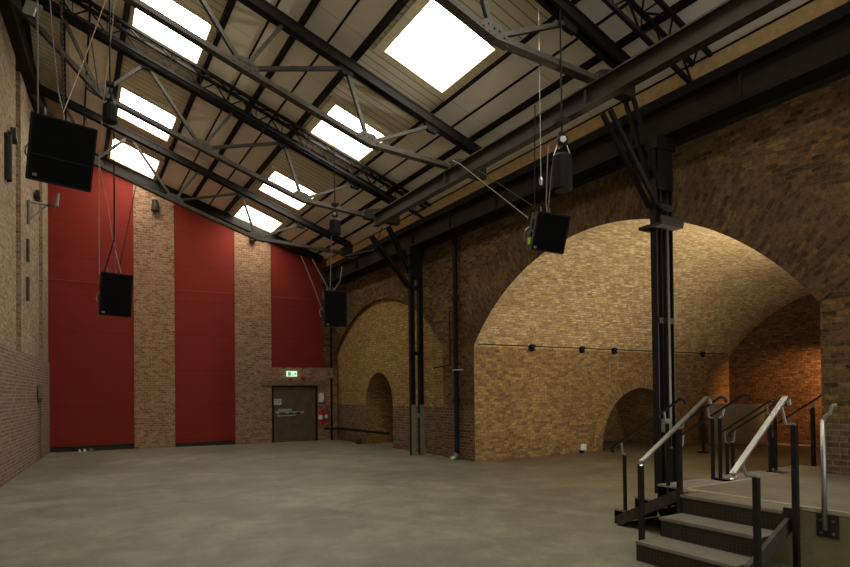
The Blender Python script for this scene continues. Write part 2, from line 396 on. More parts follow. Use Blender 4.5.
# ------------------------------------------------------------ left wall
lw = MB()
def lface(y0, y1, z0, z1, off):   # off = how far the face stands out into the hall
    lw.face([(XL(y0)+off, y0, z0), (XL(y1)+off, y1, z0), (XL(y1)+off, y1, z1), (XL(y0)+off, y0, z1)], [(y0, z0), (y1, z0), (y1, z1), (y0, z1)])
lface(YN, 21, 0, 2.66, 0)
lw.face([(XL(YN), YN, 2.66), (XL(21), 21, 2.66), (XL(21)-.22, 21, 2.72), (XL(YN)-.22, YN, 2.72)], [(YN, 0), (21, 0), (21, .2), (YN, .2)])
segs = [(YN, 15.3, -.03), (15.3, 15.95, -.16), (15.95, 18.9, -.03), (18.9, 19.6, -.16), (19.6, 21, -.03)]
for i, (a, b_, o_) in enumerate(segs):
    lface(a, b_, 2.66, 10.2, o_)
    if i < len(segs)-1:
        o2 = segs[i+1][2]; X0 = XL(b_)
        lw.face([(X0+o_, b_, 2.66), (X0+o2, b_, 2.66), (X0+o2, b_, 10.2), (X0+o_, b_, 10.2)], [(0, 2.66), (.13, 2.66), (.13, 10.2), (0, 10.2)])
lw.build('wall_left', M['left_brick'], kind='structure')

# ------------------------------------------------------------ end wall: brick with piers, red boarding between
bw_ = MB()
bw_.face([(-1, YB(-1)+.12, 0), (-1, YB(-1)+.12, 10.2), (9, YB(9)+.12, 10.2), (9, YB(9)+.12, 0)], [(-1, 0), (-1, 10.2), (9, 10.2), (9, 0)])
bw_.build('wall_back', M['hall_brick'], kind='structure')
DIRB = Vector((1, -.0988, 0)).normalized(); NB = Vector((-.0988, -1, 0)).normalized()
RB = Matrix((DIRB, -NB, Vector((0, 0, 1)))).transposed()
def bslab(mb, x0, x1, z0, z1, t=.14, off=0, ztop=False, mi=0):    # slab lying on the end wall, top following the roof if ztop
    def P(x, z, q): return Vector((x, YB(x), z)) + NB*q
    za = RZ(x0)-.02 if ztop else z1; zb = RZ(x1)-.02 if ztop else z1
    lo, hi = off-t, off
    def u(x, z): return (x+10, z-.22)
    mb.face([P(x0, z0, hi), P(x1, z0, hi), P(x1, zb, hi), P(x0, za, hi)], [u(x0, z0), u(x1, z0), u(x1, zb), u(x0, za)], mi)
    mb.face([P(x0, z0, lo), P(x0, z0, hi), P(x0, za, hi), P(x0, za, lo)], [(0, z0), (t, z0), (t, za), (0, za)], mi)
    mb.face([P(x1, z0, hi), P(x1, z0, lo), P(x1, zb, lo), P(x1, zb, hi)], [(0, z0), (t, z0), (t, zb), (0, zb)], mi)
    mb.face([P(x0, z0, lo), P(x1, z0, lo), P(x1, z0, hi), P(x0, z0, hi)], [(0, 0), (1, 0), (1, t), (0, t)], mi)
    mb.face([P(x0, za, hi), P(x1, zb, hi), P(x1, zb, lo), P(x0, za, lo)], [(0, 0), (1, 0), (1, t), (0, t)], mi)
    return mb
for i, (x0, x1, g) in enumerate([(1.735, 2.91, 'left'), (4.77, 5.97, 'right')]):
    bslab(MB(), x0, x1, 0, 0, .16, .03, True).build('wall_pier_'+g, M['pier_brick'], kind='structure')
# brick beside and above the exit door
q = MB(); bslab(q, 7.57, 8.3, 0, 2.6, .12, 0); bslab(q, 5.97, 7.57, 2.02, 2.6, .12, 0); q.build('wall_door_surround', M['pier_brick'], kind='structure')
reds = [(-.53, 1.735, .17, 'tall red wall panel left of the left brick pier', 'red boarding'),
        (2.91, 4.77, .12, 'tall red wall panel between the two brick piers', 'red boarding'),
        (5.97, 7.78, 2.59, 'shorter red wall panel above the exit door', 'red boarding')]
for x0, x1, z0, lab, g in reds:
    o = bslab(MB(), x0, x1, z0, 0, .08, .0, True).build('wall_panel', M['red'], label=lab, cat='wall panel', group='red panels on the end wall')
bslab(MB(), 7.78, 8.3, 2.59, 0, .08, -.03, True).build('wall_corner', M['hall_brick'], kind='structure')
t_ = MB()
for x0, x1 in ((-.53, 1.735), (2.91, 4.77)): bslab(t_, x0, x1, 0, .13, .06, -.03)
t_.build('baseboard_back', M['dark'], kind='structure')
bslab(MB(), 5.62, 7.82, 1.965, 2.13, .14, .06).build('trim_5', M['lintel'], kind='structure')

# exit door
d = MB(); bslab(d, 5.99, 7.55, .02, 1.94, .05, -.05)
door = d.build('door_1', M['door'], kind='structure')
fr = MB(); bslab(fr, 5.97, 6.04, 0, 1.965, .08, .0); bslab(fr, 7.50, 7.58, 0, 1.965, .08, .0); bslab(fr, 5.97, 7.58, 1.91, 1.965, .08, .0)
fr.build('door_frame', M['black'], parent=door)
pb = MB()
for x0, x1, z in ((6.1, 6.95, 1.03), (6.15, 6.8, .9)):
    bslab(pb, x0, x1, z, z+.035, .02, .0)
for x0 in (6.12, 6.45, 6.72, 6.98): bslab(pb, x0, x0+.1, .99, 1.06, .04, .0)
pb.build('push_bar', M['galv'], parent=door)
sg = MB(); bslab(sg, 6.2, 6.66, 1.08, 1.15, .012, -.036)
sn = sg.build('door_sign', M['green'], parent=door)
nt_ = MB(); bslab(nt_, 6.0, 6.31, 1.3, 1.5, .012, -.036); no = nt_.build('notice', M['white'], parent=door)
tx = MB()
for z in (1.455, 1.42, 1.385, 1.35): bslab(tx, 6.04, 6.27, z, z+.012, .004, -.034)
tx.build('notice_lines', M['rust'], parent=door)
# exit sign
es = thing('exit_sign', Vector((6.65, YB(6.65), 2.33)), 'lit green and white exit sign above the door', 'sign')
bslab(MB(), 6.48, 6.83, 2.28, 2.46, .06, .08).build('housing', M['exit'], parent=es)
g_ = MB(); bslab(g_, 6.51, 6.62, 2.30, 2.44, .004, .084); bslab(g_, 6.74, 6.80, 2.32, 2.42, .004, .084)
hd = NB*.086
for (xx, zz, ww, hh) in ((6.675, 2.42, .02, .02), (6.67, 2.37, .03, .05), (6.65, 2.33, .02, .04), (6.69, 2.33, .02, .04)):
    bslab(g_, xx-ww/2, xx+ww/2, zz-hh/2, zz+hh/2, .004, .084)
g_.build('pictogram', M['exitg'], parent=es)
def small_alarm(x, z, r, lab, name='fire_alarm_bell'):
    c = Vector((x, YB(x), z)); o = thing(name, c, lab, 'alarm')
    mb = MB(); mb.tube([c, c+NB*.03, c+NB*.07, c+NB*.085], [r*.7, r, r*.85, r*.3], 14); mb.build('dome', M['redp'], parent=o)
    mb = MB(); mb.tube([c+NB*0, c+NB*.02], r*1.15, 14); mb.build('backplate', M['dark'], parent=o)
small_alarm(6.62, 2.17, .06, 'small red alarm sounder just below the exit sign')
small_alarm(7.05, 2.23, .07, 'red alarm sounder to the right of the exit sign')
small_alarm(7.82, 1.37, .05, 'small red call point beside the wall sign over the extinguishers', 'call_point')
# sign over the extinguishers
sg = MB(); bslab(sg, 7.62, 7.80, 1.30, 1.62, .012, .014)
c = Vector((7.71, YB(7.71), 1.62)) + NB*.014
sg.prism([c+DIRB*(.09*math.cos(t*PI/10))+Vector((0, 0, .08*math.sin(t*PI/10))) for t in range(11)], -NB*.012)
so = sg.build('wall_sign', M['white'], label='white round-topped sign with blue foot above the extinguishers', cat='sign')
bs = MB(); bslab(bs, 7.62, 7.80, 1.29, 1.37, .012, .018); bs.build('sign_foot', M['bluep'], parent=so)
def extinguisher(x, z, h, rad, lab):
    c = Vector((x, YB(x), z)) + NB*(rad+.02)
    o = thing('fire_extinguisher', c, lab, 'fire extinguisher')
    mb = MB(); mb.tube([c, c+Vector((0, 0, .01)), c+Vector((0, 0, h*.78)), c+Vector((0, 0, h*.86)), c+Vector((0, 0, h*.9))], [rad*.8, rad, rad, rad*.6, rad*.25], 14); mb.smooth = False
    body = mb.build('cylinder', M['redp'], parent=o)
    mb = MB(); mb.tube([c+Vector((0, 0, h*.3)), c+Vector((0, 0, h*.55))], rad*1.02, 14, False); mb.build('instruction_label', M['white'], parent=body)
    mb = MB(); mb.box(c+Vector((0, 0, h*.95)), (.03, .05, h*.08)); mb.bar(c+Vector((0, 0, h)), c+DIRB*.07+Vector((0, 0, h*1.03)), .02, .015); mb.build('valve', M['black'], parent=o)
    mb = MB(); mb.tube([c+Vector((0, 0, h*.93)), c+DIRB*(rad+.03)+Vector((0, 0, h*.85)), c+DIRB*(rad+.04)+Vector((0, 0, h*.4)), c+DIRB*(rad+.02)+Vector((0, 0, h*.2))], .011, 6); mb.build('hose', M['cable'], parent=o)
extinguisher(7.66, .58, .60, .085, 'larger red fire extinguisher hung left beside the exit door')
extinguisher(7.87, .64, .50, .06, 'slimmer red fire extinguisher hung to the right of the larger one')

# ------------------------------------------------------------ roof
XR = 7.92
SX = [(1.08, 2.27), (4.73, 5.92)]; SY = [(-.1, 1.5), (3.7, 5.29), (7.50, 9.09), (11.30, 12.89), (15.50, 17.09), (18.68, 20.27)]
c_ = MB()
def rf(x0, x1, y0, y1, mi):
    yb = lambda x, y: min(y, YB(x)+.1)
    c_.face([(x0, y0, RZ(x0)), (x1, y0, RZ(x1)), (x1, yb(x1, y1), RZ(x1)), (x0, yb(x0, y1), RZ(x0))], [(x0, y0), (x1, y0), (x1, yb(x1, y1)), (x0, yb(x0, y1))], mi)
for x0, x1, mi in [(-2.6, -.1, 1), (-.1, .36, 0), (.36, .95, 0), (.95, 1.08, 1), (2.27, 2.42, 1), (2.42, 3.03, 0), (3.03, 3.46, 0), (3.46, 3.96, 0), (3.96, 4.44, 0), (4.44, 4.73, 1), (5.92, 6.08, 1), (6.08, 6.59, 0), (6.59, 7.03, 0), (7.03, XR, 0)]:
    rf(x0, x1, YN, 21.2, mi)
for x0, x1 in SX:
    y = YN
    for a, b_ in SY: rf(x0, x1, y, a, 1); y = b_
    rf(x0, x1, y, 21.2, 1)
c_.build('ceiling', [M['ceil'], M['rib']], kind='structure')
# skylights
wn = 0
for xi, (x0, x1) in enumerate(SX):
    for (y0, y1) in SY:
        wn += 1
        g = MB(); u = .16
        g.face([(x0, y0, RZ(x0)+u), (x0, y1, RZ(x0)+u), (x1, y1, RZ(x1)+u), (x1, y0, RZ(x1)+u)])
        wo = g.build('window_%d' % wn, M['glass'], kind='structure')
        f = MB(); fwid = .15
        for (a, b_) in (((x0, y0), (x1, y0)), ((x1, y0), (x1, y1)), ((x1, y1), (x0, y1)), ((x0, y1), (x0, y0))):
            f.face([(a[0], a[1], RZ(a[0])-.03), (b_[0], b_[1], RZ(b_[0])-.03), (b_[0], b_[1], RZ(b_[0])+u), (a[0], a[1], RZ(a[0])+u)])
        def fr_(xa, xb, ya, yb):
            f.face([(xa, ya, RZ(xa)-.03), (xb, ya, RZ(xb)-.03), (xb, yb, RZ(xb)-.03), (xa, yb, RZ(xa)-.03)])
        fr_(x0-fwid, x1+fwid, y0-fwid, y0); fr_(x0-fwid, x1+fwid, y1, y1+fwid); fr_(x0-fwid, x0, y0, y1); fr_(x1, x1+fwid, y0, y1)
        for (a, b_) in (((x0-fwid, y0-fwid), (x1+fwid, y0-fwid)), ((x1+fwid, y0-fwid), (x1+fwid, y1+fwid)), ((x1+fwid, y1+fwid), (x0-fwid, y1+fwid)), ((x0-fwid, y1+fwid), (x0-fwid, y0-fwid))):
            f.face([(a[0], a[1], RZ(a[0])-.03), (b_[0], b_[1], RZ(b_[0])-.03), (b_[0], b_[1], RZ(b_[0])), (a[0], a[1], RZ(a[0]))])
        f.build('window_frame', M['cream'], parent=wo)
# purlins
PUR = [(-.75, .10, .16, 'heavy dark purlin nearest the left wall'), (-.10, .09, .15, 'heavy dark purlin, second from the left wall'), (.36, .035, .05, 'thin dark purlin between the left wall and the upper skylights'),
       (.95, .10, .14, 'dark purlin along the upper edge of the upper skylight row'), (2.42, .10, .15, 'dark purlin along the lower edge of the upper skylight row'), (3.03, .03, .05, 'thin dark purlin just below the upper skylight row'),
       (3.46, .09, .15, 'heavy dark purlin midway between the two skylight rows'), (3.96, .03, .05, 'thin dark purlin just above the lower skylight row'), (4.44, .10, .16, 'dark purlin along the upper edge of the lower skylight row'),
       (6.11, .05, .10, 'dark purlin along the lower edge of the lower skylight row'), (6.59, .03, .05, 'thin dark purlin between the lower skylights and the brick wall'), (7.03, .09, .14, 'heavy dark purlin nearest the long roof beam')]
for x, wd, hh, lab in PUR:
    mb = MB(); mb.prism([(x-wd/2, YN, RZ(x-wd/2)-.002), (x+wd/2, YN, RZ(x+wd/2)-.002), (x+wd/2, YN, RZ(x)-hh*.5), (x-wd/2, YN, RZ(x)-hh*.5)], (0, YB(x)-.25-YN, 0)); mb.build('purlin', M['black'], label=lab, cat='roof beam', group='purlins under the roof')

# ------------------------------------------------------------ roof trusses
def node(x, off=.42): return Vector((x, 0, RZ(x)-off))
def truss(y, x_end, tie_end, lab, big=1.0):
    o = thing('roof_truss', (3, y, 7), lab, 'roof truss', 'roof trusses')
    def P(v): return Vector((v[0], y, v[1] if len(v) == 2 else v[2]))
    x0 = XL(y)+.02
    ch = MB()
    for dy in (-.06*big, .06*big): ch.bar((x0, y+dy, RZ(x0)-.42), (x_end, y+dy, RZ(x_end)-.34), .05*big, .17)
    ch.bar((x0, y, RZ(x0)-.35), (x_end, y, RZ(x_end)-.27), .2*big, .03)
    ch.build('top_chord', M['black'], parent=o)
    G = [(.52, 7.58), (2.42, 6.90), (4.62, 6.16)]
    tp = [(max(x0, -.95), 9.02), (-.14, 8.25)] + G + [(tie_end[0], tie_end[1])]
    mb = MB()
    for a, b_ in zip(tp, tp[1:]):
        mb.bar(P(a)-Vector((0, .03, 0)), P(b_)-Vector((0, .03, 0)), .022, .10); mb.bar(P(a)+Vector((0, .03, 0)), P(b_)+Vector((0, .03, 0)), .022, .10)
        mb.bar(P(a)-Vector((0, 0, .04)), P(b_)-Vector((0, 0, .04)), .14, .02)
    mb.build('bottom_tie', M['tie'], parent=o)
    links = [(0, -.1), (0, .36), (0, 1.35), (1, 1.35), (1, 3.05), (1, 4.2), (2, 4.2), (2, 5.95)]
    for gi, xn in links:
        a = P(G[gi]); b_ = P((xn, RZ(xn)-.45))
        mb = MB(); mb.bar(a-Vector((0, .025, 0)), b_-Vector((0, .025, 0)), .018, .06); mb.bar(a+Vector((0, .025, 0)), b_+Vector((0, .025, 0)), .018, .06)
        mb.build('strut', M['tie'] if gi != 1 or xn != 4.2 else M['dark'], parent=o)
    for gx, gz in G:                          # riveted plates on the tie
        mb = MB(); slope = -.36
        poly = [(-.30, .14), (-.16, .24), (.14, .2), (.30, .02), (.27, -.12), (-.1, -.03), (-.27, .06)]
        pts = [Vector((gx+a*.78, y-.045, gz+b_*.78)) for a, b_ in poly]; mb.prism(pts, (0, .09, 0))
        for a, b_ in [(-.22, .1), (-.12, .16), (-.1, .04), (0, .12), (0, .0), (.1, .1), (.1, -.03), (.2, .02), (.2, -.07)]:
            c = Vector((gx+a*.78, y-.045, gz+b_*.78)); mb.tube([c, c-Vector((0, .015, 0))], .015, 6)
        mb.build('gusset_plate', M['tie'], parent=o)
    for xn in (1.35, 4.2, 5.95):
        c = P((xn, RZ(xn)-.5)); mb = MB()
        mb.prism([c+Vector((a, -.04, b_)) for a, b_ in ((-.16, .12), (.16, 0), (.1, -.09), (-.08, -.06))], (0, .08, 0)); mb.build('chord_plate', M['black'], parent=o)
    # end shoe
    c = Vector((tie_end[0], y, tie_end[1])); mb = MB()
    mb.prism([c+Vector((a, -.09, b_)) for a, b_ in ((-.1, -.08), (x_end-tie_end[0]+.05, -.12), (x_end-tie_end[0]+.05, .3), (-.12, .12))], (0, .18, 0))
    mb.build('end_shoe', M['dark'], parent=o)
    return o
truss(2.2, 7.15, (6.22, 6.02), 'steel roof truss nearest the camera, above the platform', 1.15)
truss(5.9, 7.15, (6.6, 6.10), 'steel roof truss beside the near column, nearest one seen whole', 1.15)
truss(9.55, 7.15, (6.5, 6.06), 'steel roof truss halfway between the two columns')
truss(13.1, 7.1, (6.3, 6.03), 'steel roof truss meeting the far end of the long roof beam')
truss(17.0, 7.55, (7.35, 6.05), 'steel roof truss nearest the end wall')
# lattice girders
def lattice(ys, offs, lab):
    y0 = ys[0]; o = thing('lattice_girder', (3, y0, 8), lab, 'lattice girder', 'lattice girders under the roof')
    xa, xb = XL(y0)+.05, 7.85
    def zz(x, off): return (RZ(x)-off)
    for y, of in zip(ys, offs):
        mb = MB(); mb.bar((xa, y, zz(xa, of)), (xb, y, zz(xb, of)), .055, .055); mb.build('chord', M['black'], parent=o)
    nseg = int((xb-xa)/.28)
    for q in (0, 1):
        mb = MB()
        for k in range(nseg):
            x0_ = xa+(xb-xa)*k/nseg; x1_ = xa+(xb-xa)*(k+1)/nseg
            a, b_ = (q, q+1) if k % 2 == 0 else (q+1, q)
            mb.bar((x0_, ys[a], zz(x0_, offs[a])), (x1_, ys[b_], zz(x1_, offs[b_])), .024, .024)
            if k % 2 == 0: mb.bar((x0_, ys[q], zz(x0_, offs[q])), (x0_, ys[q+1], zz(x0_, offs[q+1])), .016, .016)
        mb.build('lacing', M['black'], parent=o)
    return o
lattice((5.32, 5.30, 5.02), (.40, .12, .12), 'black lattice girder crossing under the roof to the near column')
lattice((12.92, 12.90, 12.66), (.42, .14, .14), 'black lattice girder crossing under the roof to the far column')

# long roof beam
bm_ = thing('roof_beam', (6.32, 5, 5.64), 'long brown I-beam carrying the trusses along the brick wall', 'roof beam')
for nm, a, b_ in (('web', (6.28, YN, 5.66), (6.31, 12.66, 5.93)), ('bottom_flange', (6.22, YN, 5.645), (6.37, 12.68, 5.67)), ('top_flange', (6.22, YN, 5.92), (6.37, 12.68, 5.945))):
    mb = MB(); mb.span(a, b_); mb.build(nm, M['beam'], parent=bm_)
for y in (2.2, 5.9, 9.55, 12.6):
    mb = MB(); mb.span((6.24, y-.02, 5.66), (6.35, y+.02, 5.93)); mb.build('stiffener', M['beam'], parent=bm_)
# fascia board and girder on the column heads
fb = MB(); fb.span((XR, YN, 6.23), (XR+.04, 19.95, 6.46)); fb.build('trim_6', M['ochre'], kind='structure')
wf = MB(); wf.span((XR-.01, YN, 6.475), (XR+.04, 19.95, 6.56)); wf.build('trim_7', M['cream'], kind='structure')
bl = MB(); bl.span((XR-.42, YN, RZ(XR-.38)-.05), (XR-.38, 19.9, RZ(XR-.38)+.01)); bl.span((XR-.02, YN, 6.455), (XR+.02, 19.95, 6.478)); bl.build('trim_8', M['black'], kind='structure')
wg = thing('wall_girder', (7.9, 9, 5.55), 'long dark plate girder on the columns against the brick wall', 'girder')
for nm, a, b_, mt in (('web', (7.88, YN, 5.6), (7.93, 19.98, 6.0), 'girder'), ('bottom_flange', (7.74, YN, 5.52), (8.1, 19.98, 5.58), 'black'),
                      ('top_flange', (7.74, YN, 5.98), (8.09, 19.98, 6.12), 'black')):
    mb = MB(); mb.span(a, b_); mb.build(nm, M[mt], parent=wg)
for y in [1+1.8*k for k in range(11)]:
    mb = MB(); mb.span((7.82, y-.015, 5.58), (8.08, y+.015, 5.98)); mb.build('stiffener', M['girder'], parent=wg)
cp = MB(); cp.span((8.1, YN, 5.5), (8.245, 20.0, 6.7)); cp.build('trim_9', M['dark'], kind='structure')

# ------------------------------------------------------------ columns
def column(x, y, lab, pale):
    o = thing('steel_column', (x, y, 0), lab, 'column', 'columns along the brick wall')
    for sx in (-.13, .13):
        mb = MB(); cx = x+sx
        mb.span((cx-.065, y-.055, 0), (cx-.045, y+.055, 5.52)); mb.span((cx+.045, y-.055, 0), (cx+.065, y+.055, 5.52)); mb.span((cx-.05, y-.012, 0), (cx+.05, y+.012, 5.52))
        mb.build('stanchion', M['black'], parent=o)
    mb = MB()
    for z in (2.66, 4.4): mb.span((x-.17, y-.065, z), (x+.17, y-.052, z+.09)); mb.span((x-.17, y+.052, z), (x+.17, y+.065, z+.09))
    mb.build('batten_plate', M['black'], parent=o)
    mb = MB(); mb.span((x-.22, y-.11, 5.32), (x+.22, y+.11, 5.515)); mb.span((x-.17, y-.09, 4.7), (x+.17, y-.075, 5.32)); mb.span((x-.17, y+.075, 4.7), (x+.17, y+.09, 5.32)); mb.build('head_plate', M['black'], parent=o)
    for dy in (-.07, .07):
        mb = MB(); mb.bar((x-.19, y+dy, 4.45), (6.62, y+dy, 5.66), .045, .07); mb.build('raking_strut', M['black'], parent=o)
        mb = MB(); mb.bar((x-.10, y+dy, 4.7), (7.1, y+dy, 5.98), .045, .06); mb.build('raking_strut', M['black'], parent=o)
    if pale:
        mb = MB()
        for sx in (-.13, .13): mb.span((x+sx-.07, y-.062, 0), (x+sx+.07, y-.056, 1.34))
        mb.span((x-.2, y-.07, 1.0), (x+.2, y-.062, 1.12)); mb.build('painted_casing', M['greypaint'], parent=o)
    else:
        mb = MB(); mb.box((x-.02, y, 4.14), (.50, .42, .05)); mb.bar((x-.28, y-.2, 4.2), (x+.24, y-.2, 4.2), .03, .1); mb.build('cable_shelf', M['dark'], parent=o)
        mb = MB(); mb.span((x-.17, y-.13, 1.02), (x-.05, y-.06, 1.22)); mb.build('switch_box', M['greypaint'], parent=o)
        mb = MB(); mb.span((x+.0, y-.09, 1.0), (x+.05, y-.06, 4.1)); mb.build('cable_tray', M['rust'], parent=o)
    return o
column(7.90, 13.55, 'black twin steel column with pale painted foot between the two arches', True)
column(7.80, 5.85, 'black twin steel column in front of the large vault', False)

# drain pipe between the arches
dp = thing('drain_pipe', (8.12, 12.0, 0), 'tall black drainpipe on the wall between column and vault', 'pipe')
mb = MB(); mb.tube([(8.12, 12.0, .12), (8.12, 12.0, 5.5)], .06, 12); mb.build('pipe', M['black'], parent=dp)
for z in (1.4, 3.9):
    mb = MB(); mb.tube([(8.12, 12.0, z), (8.12, 12.0, z+.12)], .085, 12); mb.build('collar', M['black'], parent=dp)
mb = MB(); mb.tube([(8.12, 12.0, .16), (8.08, 12.02, .06), (7.98, 12.06, .02)], .07, 10); mb.build('shoe', M['galv'], parent=dp)
mb = MB(); mb.tube([(8.2, 11.8, 2.2), (8.02, 12.0, 2.2), (8.2, 12.2, 2.2)], .015, 6); mb.build('clip', M['galv'], parent=dp)
dp2 = MB(); dp2.tube([(8.16, 12.32, 2.35), (8.16, 12.32, 3.7)], .02, 8); dp2.tube([(8.16, 12.32, 2.35), (8.16, 13.1, 2.3)], .02, 8)
dp2.build('conduit', M['dark'], label='thin conduit bent beside the tall black drainpipe', cat='pipe')
# corner pipe and low pipe
cp = thing('corner_pipe', (8.05, 19.85, 0), 'black pipe running up the far corner beside the extinguishers', 'pipe')
mb = MB(); mb.tube([(8.05, 19.88, 0), (8.05, 19.88, 5.5)], .035, 10); mb.build('pipe', M['cable'], parent=cp)
mb = MB(); mb.box((7.98, 19.8, 2.48), (.14, .14, .18)); mb.tube([(7.98, 19.75, 2.35), (7.94, 19.6, 2.28)], [.06, .08], 10); mb.build('lamp', M['galv'], parent=cp)
lp = thing('heating_pipe', (8.1, 17.5, .45), 'dark pipe running low along the wall across the niche', 'pipe')
mb = MB(); mb.tube([(7.75, 19.86, .42), (8.17, 19.7, .42), (8.17, 15.75, .45)], .04, 10); mb.build('pipe', M['cable'], parent=lp)
mb = MB()
for y in (15.8, 17.9, 19.3): mb.tube([(8.17, y, .45), (8.25, y, .45)], .02, 8)
mb.build('bracket', M['cable'], parent=lp)
mb = MB(); mb.span((8.0, 17.55, .02), (8.12, 17.72, .16)); mb.build('junction_box', M['rust'], label='small box on the floor left of the round-headed niche', cat='box')

# ------------------------------------------------------------ vault fittings
cond = MB(); cond.tube([(XW+.1, V1-.03, 2.80), (XE-.1, V1-.03, 2.80)], .018, 6)
cond.build('conduit', M['cable'], label='thin black conduit along the springing of the vault', cat='pipe')
for x, lab in ((10.0, 'small black lamp on the vault conduit, nearest the hall'), (11.75, 'small black lamp on the vault conduit, second from the hall'), (13.0, 'small black lamp on the vault conduit above the low arch'), (17.0, 'small black lamp on the vault conduit nearest the dark end')):
    o = thing('bulkhead_lamp', (x, V1-.05, 2.76), lab, 'lamp', 'lamps along the vault conduit')
    mb = MB(); mb.box((x, V1-.07, 2.80), (.14, .10, .08)); mb.build('housing', M['cable'], parent=o)
    mb = MB(); mb.tube([(x, V1-.07, 2.76), (x, V1-.1, 2.68)], [.05, .06], 10); mb.build('hood', M['cable'], parent=o)
mb = MB(); mb.span((11.6, V1-.12, .08), (11.8, V1-.01, .24)); o = mb.build('socket_box', M['white'], label='small white box low on the vault side wall', cat='box')
mb = MB(); mb.span((11.66, V1-.1, 0), (11.74, V1-.02, .08)); mb.build('stem', M['cable'], parent=o)
# grey board
a = Vector((16.35, 10.75, 0)); b_ = Vector((17.55, 9.75, 0)); nrm = Vector((b_.y-a.y, a.x-b_.x, 0)).normalized()
o = thing('display_board', (a+b_)/2, 'low grey board standing at the dark end of the vault', 'board')
mb = MB(); mb.box((a+b_)/2+Vector((0, 0, .62)), ((b_-a).length, .05, 1.2), Matrix(((b_-a).normalized(), nrm, Vector((0, 0, 1)))).transposed()); mb.build('board', M['panelgrey'], parent=o)
mb = MB()
for p in (a, b_): mb.box(p+Vector((0, 0, .61)), (.05, .07, 1.22)); mb.box(p+Vector((0, 0, .02)), (.3, .3, .03))
mb.build('frame', M['galv'], parent=o)
o = thing('barrier_post', (14.2, 9.5, 0), 'slim black post standing in the vault left of the grey board', 'post')
mb = MB(); mb.tube([(14.2, 9.5, 0), (14.2, 9.5, 1.22)], .035, 8); mb.build('post', M['cable'], parent=o)
mb = MB(); mb.tube([(14.2, 9.5, 0), (14.2, 9.5, .03)], .14, 14); mb.build('foot', M['cable'], parent=o)

# ------------------------------------------------------------ concrete platform
PZ, PX, PY = .57, 5.74, 4.10
pf = MB()
XP, YP, XQ = XW-.003, V0+.01, 9.4
pf.face([(PX, YN, PZ), (XP, YN, PZ), (XP, PY, PZ), (PX, PY, PZ)], mi=0)
pf.face([(XP, YP, PZ), (XQ, YP, PZ), (XQ, PY, PZ), (XP, PY, PZ)], mi=0)
pf.face([(PX, YN, 0), (PX, YN, PZ), (PX, PY, PZ), (PX, PY, 0)], mi=1)
pf.face([(PX, PY, 0), (PX, PY, PZ), (XQ, PY, PZ), (XQ, PY, 0)], mi=1)
pf.face([(XQ, PY, 0), (XQ, PY, PZ), (XQ, YP, PZ), (XQ, YP, 0)], mi=1)
plat = pf.build('platform', [M['platform'], M['platform_side']], label='raised concrete platform with worn pale edge on the right', cat='platform')
ed = MB(); ed.span((PX-.008, YN, PZ-.03), (PX+.05, PY, PZ+.004)); ed.span((PX, PY-.035, PZ-.03), (7.0, PY+.006, PZ+.004)); ed.build('worn_edge', M['edge'], parent=plat)

# steel stair in front (rises to +X)
st = thing('steel_stair', (4.7, 3.3, 0), 'steel chequer-plate stair of three treads facing the camera', 'stair')
Ya, Yb = 2.86, 3.88
TX = [4.70, 5.06, 5.40]; TZ = [.19, .38, .57]
for k in range(3):
    x0 = TX[k]; x1 = TX[k+1] if k < 2 else PX-.01; z = TZ[k]
    mb = MB(); mb.face([(x0, Ya, z), (x1+.03, Ya, z), (x1+.03, Yb, z), (x0, Yb, z)], [(x0, Ya), (x1+.03, Ya), (x1+.03, Yb), (x0, Yb)])
    mb.face([(x0, Ya, z-.03), (x0, Ya, z), (x0, Yb, z), (x0, Yb, z-.03)], [(0, Ya), (.03, Ya), (.03, Yb), (0, Yb)])
    mb.face([(x0, Ya, z-.006), (x1+.03, Ya, z-.006), (x1+.03, Yb, z-.006), (x0, Yb, z-.006)])
    t = mb.build('tread', M['tread'], parent=st)
    mb = MB(); mb.span((x0-.004, Ya, z-.02), (x0+.012, Yb, z+.002)); mb.build('nosing', M['galv'], parent=t)
    mb = MB(); mb.face([(x0+.012, Ya, z-.19), (x0+.012, Ya, z-.006), (x0+.012, Yb, z-.006), (x0+.012, Yb, z-.19)], [(Ya, z-.19), (Ya, z), (Yb, z), (Yb, z-.19)])
    mb.build('riser', M['riser'], parent=st)
    mb = MB(); mb.span((x0+.012, Yb-.01, z-.19), (x1+.03, Yb, z)); mb.build('end_plate', M['dark'], parent=st)
for y in (Ya-.035,):
    mb = MB(); mb.bar((4.62, y, .04), (5.52, y, .50), .04, .12); mb.build('stringer', M['rust'], parent=st)
mb = MB(); mb.span((5.41, Ya-.13, .40), (5.43, Ya+.0, .60)); mb.build('hanger_plate', M['dark'], parent=st)

# steel stairs descending behind the platform (fall to +Y)
def back_stair(x0, x1, lab):
    o = thing('steel_stair', ((x0+x1)/2, 4.6, 0), lab, 'stair')
    YS = [PY+.01, 4.45, 4.77, 5.08]
    for k in range(3):
        z = [.57, .38, .19][k]; ya, yb = YS[k], YS[k+1]
        mb = MB(); mb.span((x0, ya-.01, z-.02), (x1, yb, z)); mb.build('tread', M['tread'] if k else M['panelgrey'], parent=o)
        mb = MB(); mb.span((x0, yb-.012, z-.18), (x1, yb, z-.02)); mb.build('riser', M['cable'], parent=o)
    for x in (x0-.02, x1-.02):
        mb = MB(); mb.bar((x, 5.02, .05), (x, 4.14, .50), .04, .12); mb.build('stringer', M['rust'], parent=o)
    return o
back_stair(5.78, 6.58, 'dark steel stair dropping behind the platform corner')
back_stair(6.86, 7.78, 'dark steel stair behind the platform beside the column')
back_stair(8.02, 8.84, 'dark steel stair behind the platform inside the vault')

